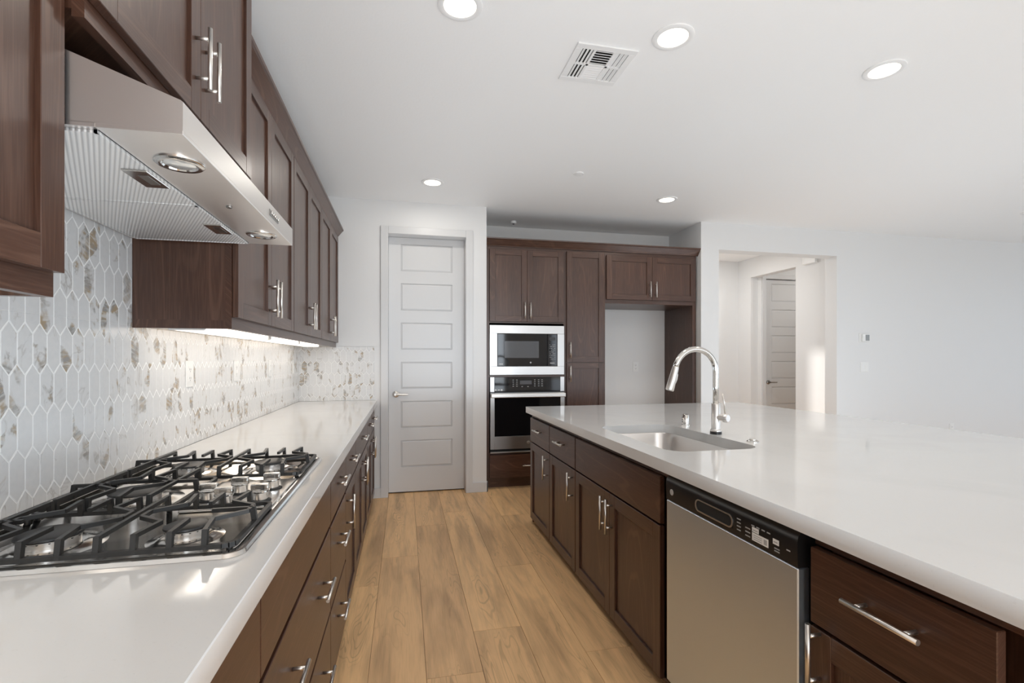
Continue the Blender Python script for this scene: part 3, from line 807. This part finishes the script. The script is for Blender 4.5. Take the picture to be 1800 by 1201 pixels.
bm = BM(); bx(bm, 0.591, 0.689, 0.088, H - 0.086, 0.006, 0.018, 0.002)
for r in range(9):
    for c in range(4):
        if (r * 3 + c) % 5 == 0: continue
        x = 0.61 + 0.0165 * c + (0.003 if r % 2 else 0); z = 0.155 + r * 0.018
        bx(bm, x, x + 0.008 + 0.003 * ((r + c) % 2), z, z + 0.0045, 0.0178, 0.0185, 0, 2, 1)
bx(bm, 0.615, 0.665, 0.112, 0.121, 0.0178, 0.0185, 0, 2, 1)
p = obj('control_panel', bm, [GLASS, MARK], t)
bm = BM(); bx(bm, 0.608, 0.672, 0.345, 0.375, 0.0178, 0.0186); obj('display', bm, BLACK, p)
bm = BM(); lathe(bm, [(0.009, 0.0178), (0.009, 0.019), (0.007, 0.0192)], 24, (0.415, 0.122, 0)); obj('badge', bm, MARK, d)
bm = BM()
for k in range(4): bx(bm, 0.098 + k * 0.009, 0.104 + k * 0.009, 0.104, 0.112, 0.0178, 0.0185)
obj('model_print', bm, LABEL, d)
# wall oven -----------------------------------------------------------------
t = thing('wall_oven', 'stainless and black glass wall oven under the microwave', 'oven', basis((0.8185, YF, 0.3575), *FACE_CAM))
W = 0.761
bm = BM(); bx(bm, 0.006, W - 0.006, 0.002, 0.745, -0.40, 0.0, 0); obj('cavity_box', bm, BLACK, t)
bm = BM(); bx(bm, 0.042, W - 0.042, 0.602, 0.748, 0.001, 0.024, 0.002)
for c, x in enumerate((0.225, 0.262, 0.445, 0.485, 0.52)):
    for r in range(4): bx(bm, x, x + 0.014, 0.655 + r * 0.02, 0.661 + r * 0.02, 0.0238, 0.0245, 0, 2, 1)
for x in (0.315, 0.375): bx(bm, x, x + 0.014, 0.65, 0.656, 0.0238, 0.0245, 0, 2, 1)
p = obj('control_panel', bm, [GLASS, MARK], t)
bm = BM(); bx(bm, 0, 0.042, 0.602, 0.748, 0.001, 0.024, 0.001, 1); bx(bm, W - 0.042, W, 0.602, 0.748, 0.001, 0.024, 0.001, 1); obj('end_trim', bm, STEEL_T, t)
bm = BM(); bx(bm, 0.30, 0.42, 0.675, 0.712, 0.0238, 0.0246); obj('display', bm, GLASS2, p)
bm = BM()
for x in (0.055, 0.115): lathe(bm, [(0.009, 0.0238), (0.009, 0.0248), (0.008, 0.025)], 20, (x, 0.622, 0))
bx(bm, 0.075, 0.10, 0.618, 0.626, 0.0238, 0.0245)
obj('badge', bm, LABEL, p)
bm = BM()
bx(bm, 0, 0.043, 0.04, 0.592, 0.001, 0.034, 0.002, 1); bx(bm, W - 0.043, W, 0.04, 0.592, 0.001, 0.034, 0.002, 1)
bx(bm, 0.043, W - 0.043, 0.04, 0.165, 0.001, 0.034, 0.001, 0); bx(bm, 0.043, W - 0.043, 0.545, 0.592, 0.001, 0.034, 0.001, 0)
d = obj('door', bm, STEEL_T, t)
bm = BM(); bx(bm, 0.043, W - 0.043, 0.165, 0.545, 0.001, 0.031, 0.001); obj('window', bm, GLASS, d)
bm = BM(); bx(bm, 0.002, W - 0.002, 0.548, 0.588, 0.065, 0.083, 0.006, 0, 0, 3)
for x in (0.012, W - 0.040): bx(bm, x, x + 0.028, 0.555, 0.581, 0.033, 0.068, 0.003)
obj('handle', bm, NICKEL, d)
bm = BM(); lathe(bm, [(0.014, 0.0338), (0.014, 0.0352), (0.012, 0.0356)], 24, (0.382, 0.10, 0)); obj('badge', bm, NICKEL, d)
bm = BM(); bx(bm, 0.0, W, 0.0, 0.014, 0.001, 0.03, 0.002, 0); obj('lower_trim', bm, STEEL_T, t)

# ------------------------------------------------------------------ island
GI = 'base cabinets of the island'
XI = 0.986
def isl(y0, y1, label):
    t = unit('island_cabinet', (XI, y1, 0.03), FACE_LEFT, label, 'cabinet', GI)
    carcass(t, y1 - y0, 0.828, 0.60, 0.0, 0.03, rail=0.03)
    return t, y1 - y0
def drawer_door(t, w, hu, lo=0.004, hi=0.004):
    slab(t, lo, 0.613, w - lo - hi, 0.182, [((w) / 2, 0.107)], me=HANDLE_S); shaker(t, lo, 0.012, w - lo - hi, 0.592, (hu, 0.49))
# the end cabinet, next to the far corner
t, w = isl(3.205, 3.725, 'dark wood island cabinet at the far corner, drawer over door'); drawer_door(t, w, w - 0.05)
t, w = isl(2.69, 3.2045, 'dark wood island cabinet with drawer over door, between the sink cabinet and the far corner'); drawer_door(t, w, w - 0.05)
t = unit('island_cabinet', (XI, 2.6895, 0.03), FACE_LEFT, 'dark wood island sink cabinet with plain false front over two doors', 'cabinet', GI); w = 2.6895 - 1.662
bm = BM()   # open box so that the basin has room
bx(bm, 0, 0.018, 0, 0.828, -0.60, 0, 0, 1); bx(bm, w - 0.018, w, 0, 0.828, -0.60, 0, 0, 1); bx(bm, 0.018, w - 0.018, 0, 0.018, -0.60, 0, 0, 0)
bx(bm, 0.018, w - 0.018, 0.018, 0.828, -0.60, -0.585, 0, 0); bx(bm, 0.018, w - 0.018, 0.018, 0.80, -0.030, -0.016, 0, 0); bx(bm, 0.018, w - 0.018, 0.798, 0.828, -0.018, 0, 0, 0)
bx(bm, 0, w, -0.03, 0, -0.6, -0.075, 0, 0)
obj('carcass', bm, WOOD, t)
slab(t, 0.006, 0.613, w - 0.07, 0.182, nm='false_front')
dw = (w - 0.07) / 2
shaker(t, 0.006, 0.012, dw - g / 2, 0.592, (dw - 0.035, 0.49)); shaker(t, 0.006 + dw + g / 2, 0.012, dw - g / 2, 0.592, (0.03, 0.49))
t, w = isl(0.59, 1.014, 'dark wood island cabinet nearest the camera, right of the dishwasher')
slab(t, 0.006, 0.613, 0.385, 0.182, [(0.20, 0.11)]); shaker(t, 0.006, 0.012, 0.385, 0.592, (0.028, 0.53))
# end panels / knee wall
bm = BM(); bx(bm, XI, XI + 0.6, 3.7255, 3.742, 0.0, 0.855, 0, 2)
tag(obj('island_end_panel', bm, WOOD), 'dark wood panel closing the far end of the island', 'panel')
bm = BM(); bx(bm, XI + 0.02, 2.45, 0.56, 0.589, 0, 0.855); bx(bm, XI + 0.605, 2.45, 0.59, 3.742, 0, 0.855)
tag(obj('island_knee_wall', bm, WALL), 'white painted knee wall under the island countertop', 'knee wall')
# countertop with sink cut-out
IX0, IX1, IY0, IY1 = 0.94, 2.86, 0.52, 3.772
SX0, SX1, SY0, SY1, SR = 1.056, 1.486, 1.79, 2.575, 0.085
bm = BM(); L = bm.loops.layers.uv.active
outer = rrect(IX0, IX1, IY0, IY1, 0.006, 3); hole = rrect(SX0, SX1, SY0, SY1, SR, 10)
def loop_edges(pts, z):
    v = [bm.verts.new((x, y, z)) for x, y in pts]; return v, [bm.edges.new((v[i], v[(i + 1) % len(v)])) for i in range(len(v))]
vo, eo = loop_edges(outer, CT); vh, eh = loop_edges(hole, CT)
bmesh.ops.triangle_fill(bm, use_beauty=True, use_dissolve=False, edges=eo + eh)
vo2, eo2 = loop_edges(outer, 0.8595); vh2, eh2 = loop_edges(hole, 0.8595)
bmesh.ops.triangle_fill(bm, use_beauty=True, use_dissolve=False, edges=eo2 + eh2)
for A, B in ((vo, vo2), (vh, vh2)):
    for i in range(len(A)): bm.faces.new((A[i], A[(i + 1) % len(A)], B[(i + 1) % len(A)], B[i]))
tag(obj('countertop', bm, QUARTZ), 'white quartz island countertop with sink cut-out', 'countertop')
# sink
t = thing('sink', 'undermount stainless steel sink in the island', 'sink', T((SX0 + SX1) / 2, (SY0 + SY1) / 2, 0.8592))
bm = BM(); cx, cy = (SX0 + SX1) / 2, (SY0 + SY1) / 2
prev = None
for ins, z, r in ((-0.028, 0.0, 0.10), (0.004, 0.0, 0.083), (0.006, -0.004, 0.082), (0.012, -0.165, 0.075), (0.022, -0.188, 0.068), (0.045, -0.198, 0.05), (0.16, -0.203, 0.03)):
    ring = [bm.verts.new((x - cx, y - cy, z)) for x, y in rrect(SX0 + ins, SX1 - ins, SY0 + ins, SY1 - ins, r, 10)]
    if prev:
        for i in range(len(ring)): bm.faces.new((prev[i], prev[(i + 1) % len(ring)], ring[(i + 1) % len(ring)], ring[i]))
    prev = ring
bm.faces.new(prev)
obj('basin', bm, STEEL, t, smooth=True)
bm = BM(); lathe(bm, [(0.055, -0.203), (0.053, -0.199), (0.04, -0.201), (0.035, -0.21)], 32, (0.02, 0, 0)); obj('drain', bm, POLISH, t, smooth=True)
# faucet
FX, FY = 1.530, 2.184
t = thing('kitchen_faucet', 'tall stainless gooseneck pull-down faucet beside the island sink', 'faucet', T(FX, FY, CT))
bm = BM(); lathe(bm, [(0.028, 0.0), (0.028, 0.012), (0.026, 0.014)], 32); obj('base_ring', bm, BLACK, t, smooth=True)
bm = BM(); lathe(bm, [(0.027, 0.014), (0.027, 0.020), (0.0215, 0.024), (0.0215, 0.150), (0.019, 0.154)], 36); obj('body', bm, STEEL, t, smooth=True)
pts = [(0, 0, 0.152), (0, 0, 0.24), (0, 0, 0.313)]
R = 0.113; cxx = -R
for k in range(1, 17):
    a = math.radians(k * 169 / 16); pts.append((cxx + R * math.cos(a), 0, 0.313 + R * math.sin(a)))
bm = BM(); tube(bm, pts, 0.0145, 20); obj('gooseneck', bm, POLISH, t)
e = Vector(pts[-1]); dr = (e - Vector(pts[-2])).normalized()
bm = BM(); tube(bm, [e - dr * 0.004, e + dr * 0.012, e + dr * 0.05, e + dr * 0.112, e + dr * 0.117], [0.0152, 0.0168, 0.0185, 0.0205, 0.0185], 24); sp = obj('spray_head', bm, NICKEL, t, smooth=True)
nrm = Vector((dr.z * -1, 0, dr.x)).normalized(); nrm = nrm if nrm.x > 0 else -nrm
c = e + dr * 0.05 + nrm * 0.017
bm = BM(); tube(bm, [c - dr * 0.022, c + dr * 0.004, c + dr * 0.026], [0.0055, 0.0085, 0.0055], 12); obj('spray_button', bm, NICKEL, sp, smooth=True)
hd = Vector((0.35, -0.93, 0)).normalized()
bm = BM(); tube(bm, [hd * 0.012 + Vector((0, 0, 0.085)), hd * 0.045 + Vector((0, 0, 0.085)), hd * 0.047 + Vector((0, 0, 0.085)), hd * 0.060 + Vector((0, 0, 0.085)), hd * 0.068 + Vector((0, 0, 0.085))], [0.0155, 0.0155, 0.022, 0.022, 0.017], 24); hb = obj('handle_hub', bm, STEEL, t, smooth=True)
bm = BM(); q = hd * 0.052 + Vector((0, 0, 0.10)); tube(bm, [q, q + Vector((-0.006, 0.0, 0.06)), q + Vector((-0.014, 0.002, 0.105))], [0.0042, 0.0036, 0.003], 12); obj('lever', bm, NICKEL, hb)
# air gap and disposal button
t = thing('air_gap', 'short chrome dishwasher air gap cap behind the sink, left of the faucet', 'air gap', T(1.56, 2.504, CT))
bm = BM(); lathe(bm, [(0.023, 0.0), (0.023, 0.004), (0.019, 0.006), (0.019, 0.058), (0.016, 0.063)], 32); b = obj('cap', bm, POLISH, t, smooth=True)
bm = BM()
for z in (0.022, 0.034, 0.046): lathe(bm, [(0.003, -0.0004), (0.003, 0.001), (0.002, 0.0012)], 10, (-0.0192, 0, z), 'X')
obj('vent_holes', bm, HOLLOW_SHADE, b)
t = thing('disposal_button', 'small chrome push button on the island right of the faucet', 'button', T(1.546, 1.937, CT))
bm = BM(); lathe(bm, [(0.026, 0.0), (0.026, 0.004), (0.020, 0.008)], 32); obj('flange', bm, POLISH, t, smooth=True)
bm = BM(); lathe(bm, [(0.014, 0.008), (0.014, 0.013), (0.012, 0.014)], 28); obj('push_cap', bm, NICKEL, t, smooth=True)
# dishwasher ----------------------------------------------------------------
t = thing('dishwasher', 'stainless steel dishwasher with black control strip under the island counter', 'dishwasher', basis((XI, 1.6565, 0.0), *FACE_LEFT))
W = 0.637
bm = BM(); bx(bm, 0.012, W - 0.012, 0.105, 0.854, -0.56, 0.0, 0); bx(bm, 0.012, W - 0.012, 0.0, 0.105, -0.56, -0.06, 0); obj('tub_box', bm, BLACK, t)
bm = BM(); bx(bm, 0.006, W - 0.010, 0.095, 0.762, 0.001, 0.036, 0.003, 1); d = obj('door_panel', bm, STEEL_DW, t)
prof = [(0.001, 0.764), (0.036, 0.764), (0.0375, 0.80), (0.0375, 0.826), (0.035, 0.840), (0.028, 0.849), (0.018, 0.8535), (0.001, 0.854)]
bm = BM(); fs = prism(bm, [(v, w_) for w_, v in prof], 0, 0.006, W - 0.010, 0)
for r in range(4): bx(bm, 0.402, 0.418, 0.783 + r * 0.0105, 0.786 + r * 0.0105, 0.0372, 0.0381, 0, 2, 1)
for r in range(3): bx(bm, 0.438, 0.458, 0.779 + r * 0.011, 0.782 + r * 0.011, 0.0372, 0.0381, 0, 2, 1)
for k in range(4): bx(bm, 0.463 + k * 0.02, 0.475 + k * 0.02, 0.815, 0.818, 0.0372, 0.0381, 0, 2, 1)
for r in range(2): bx(bm, 0.55, 0.568, 0.777 + r * 0.007, 0.780 + r * 0.007, 0.0372, 0.0381, 0, 2, 1)
bx(bm, 0.592, 0.604, 0.795, 0.798, 0.0372, 0.0381, 0, 2, 1)
p = obj('control_strip', bm, [BLACK, MARK], t, smooth=True)
bm = BM()
hp = rrect(0.195, 0.385, 0.778, 0.818, 0.018, 6); A = [bm.verts.new((x, y, 0.0378)) for x, y in hp]; B = [bm.verts.new((x, y, 0.0378)) for x, y in rrect(0.199, 0.381, 0.782, 0.815, 0.016, 6)]
for i in range(len(A)): bm.faces.new((A[i], A[(i + 1) % len(A)], B[(i + 1) % len(A)], B[i]))
bm2 = bmesh.ops.extrude_face_region(bm, geom=list(bm.faces)); 
for v in [x for x in bm2['geom'] if isinstance(x, bmesh.types.BMVert)]: v.co.z += 0.003
obj('pocket_rim', bm, NICKEL, p)
bm = BM(); bx(bm, 0.197, 0.383, 0.780, 0.817, 0.0372, 0.0382, 0); obj('handle_pocket', bm, HOLLOW_SHADE, p)  # flat plate; the shade of the pocket is painted as its dark colour
bm = BM(); lathe(bm, [(0.011, 0.0372), (0.011, 0.0385), (0.010, 0.039)], 24, (0.045, 0.797, 0)); obj('badge', bm, MARK, p)
bm = BM(); bx(bm, 0.466, 0.528, 0.776, 0.798, 0.0372, 0.0383); bx(bm, 0.466, 0.492, 0.800, 0.813, 0.0372, 0.0383); bx(bm, 0.545, 0.566, 0.795, 0.809, 0.0372, 0.0383)
for k in range(3): bx(bm, 0.472, 0.505, 0.780 + 0.0055 * k, 0.782 + 0.0055 * k, 0.0380, 0.0385, 0, 2, 1)
bx(bm, 0.512, 0.524, 0.780, 0.794, 0.0380, 0.0385, 0, 2, 1); bx(bm, 0.470, 0.489, 0.804, 0.807, 0.0380, 0.0385, 0, 2, 1); bx(bm, 0.548, 0.562, 0.800, 0.803, 0.0380, 0.0385, 0, 2, 1)
obj('sticker', bm, [LABEL, MARK], p)

# ------------------------------------------------------------------ ceiling fixtures
def downlight(x, y, label):
    t = thing('recessed_light', label, 'light', T(x, y, CZ), 'recessed ceiling lights')
    bm = BM(); lathe(bm, [(0.093, 0.0), (0.092, -0.005), (0.080, -0.009), (0.068, -0.006), (0.066, 0.0)], 48); obj('trim_ring', bm, VENTM, t, smooth=True)
    bm = BM(); lathe(bm, [(0.067, -0.001), (0.066, -0.0055), (0.050, -0.008), (0.02, -0.0088)], 48); obj('lens', bm, LENS, t, smooth=True)
    Ld = bpy.data.lights.new('downlight_beam', 'AREA'); Ld.shape = 'DISK'; Ld.size = 0.12; Ld.energy = POW['E']; Ld.color = (1, 0.95, 0.87)
    lo = bpy.data.objects.new('downlight_beam', Ld); COL.objects.link(lo); lo.parent = t; lo.location = (0, 0, -0.012)
downlight(0.226, 2.035, 'round recessed ceiling light at the top edge, nearest the wall cabinets')
downlight(1.199, 2.027, 'round recessed ceiling light just right of the square air vent')
downlight(2.386, 2.027, 'round recessed ceiling light farthest right, above the near island')
downlight(0.228, 4.12, 'small round recessed ceiling light in front of the pantry door')
downlight(2.363, 4.10, 'small round recessed ceiling light in front of the fridge cabinet')
def disc(name, x, y, r, h, label, cat):
    t = thing(name, label, cat, T(x, y, CZ))
    bm = BM(); lathe(bm, [(r, 0.0), (r, -h * 0.6), (r * 0.92, -h)], 36); obj('cover_plate', bm, VENTM, t, smooth=True)
    bm = BM(); lathe(bm, [(r * 0.6, -h), (r * 0.58, -h * 1.15), (r * 0.4, -h * 1.2)], 36); obj('center_cap', bm, VENTM, t, smooth=True)
    return t
disc('sprinkler_cover', 1.348, 3.676, 0.042, 0.009, 'flat round white sprinkler cover in the middle of the ceiling', 'sprinkler')
disc('sprinkler_cover', 6.10, 3.689, 0.045, 0.009, 'round white sprinkler cover at the right edge of the photo', 'sprinkler')
t = thing('ceiling_sensor', 'tiny white cylinder sensor on the recess ceiling above the oven tower', 'sensor', T(1.137, 5.10, CZ))
bm = BM(); lathe(bm, [(0.03, 0), (0.03, -0.02), (0.026, -0.026)], 28); o = obj('housing', bm, VENTM, t, smooth=True)
bm = BM(); lathe(bm, [(0.012, -0.026), (0.010, -0.032), (0.005, -0.034)], 20); obj('eye', bm, SLOT, t)
# air register
VX, VY, VS = 0.94, 2.30, 0.305
t = thing('air_vent', 'square white louvred ceiling air vent', 'vent', T(VX, VY, CZ))
h = VS / 2
bm = BM(); bx(bm, -h + 0.03, h - 0.03, -h + 0.03, h - 0.03, -0.0008, 0.0); obj('duct_opening', bm, HOLLOW_SHADE, t)  # flat dark sheet, painted for the shade inside the duct
bm = BM(); b = 0.036
bx(bm, -h, h, -h, -h + b, -0.008, 0, 0.002); bx(bm, -h, h, h - b, h, -0.008, 0, 0.002); bx(bm, -h, -h + b, -h + b, h - b, -0.008, 0, 0.002); bx(bm, h - b, h, -h + b, h - b, -0.008, 0, 0.002)
i = h - b; c1, c2 = -i + 2 * i * 0.27, -i + 2 * i * 0.70
for x in (c1, c2): bx(bm, x - 0.006, x + 0.006, -i, i, -0.0075, -0.001)
bx(bm, -i, i, -0.006, 0.006, -0.0075, -0.001)
obj('frame', bm, VENTM, t)
def slats(x0, x1, y0, y1, n, along, lean):
    bm = BM()
    for k in range(n):
        f = (k + 0.5) / n; wd = ((x1 - x0) if along == 'Y' else (y1 - y0)) / n * 0.36
        if along == 'Y':
            x = x0 + (x1 - x0) * f; p = [(x - lean * wd, -0.0068), (x - lean * wd * 0.7, -0.0078), (x + lean * wd, -0.0016), (x + lean * wd * 0.7, -0.001)]
            prism(bm, p, 1, y0, y1)
        else:
            y = y0 + (y1 - y0) * f; p = [(y - lean * wd, -0.0068), (y - lean * wd * 0.7, -0.0078), (y + lean * wd, -0.0016), (y + lean * wd * 0.7, -0.001)]
            prism(bm, p, 0, x0, x1)
    obj('louvers', bm, VENTM, t)
for ya, yb in ((-i, -0.006), (0.006, i)):
    slats(-i, c1 - 0.006, ya, yb, 3, 'Y', 1); slats(c2 + 0.006, i, ya, yb, 3, 'Y', -1)
slats(c1 + 0.006, c2 - 0.006, -i, -0.006, 6, 'X', 1); slats(c1 + 0.006, c2 - 0.006, 0.006, i, 6, 'X', -1)
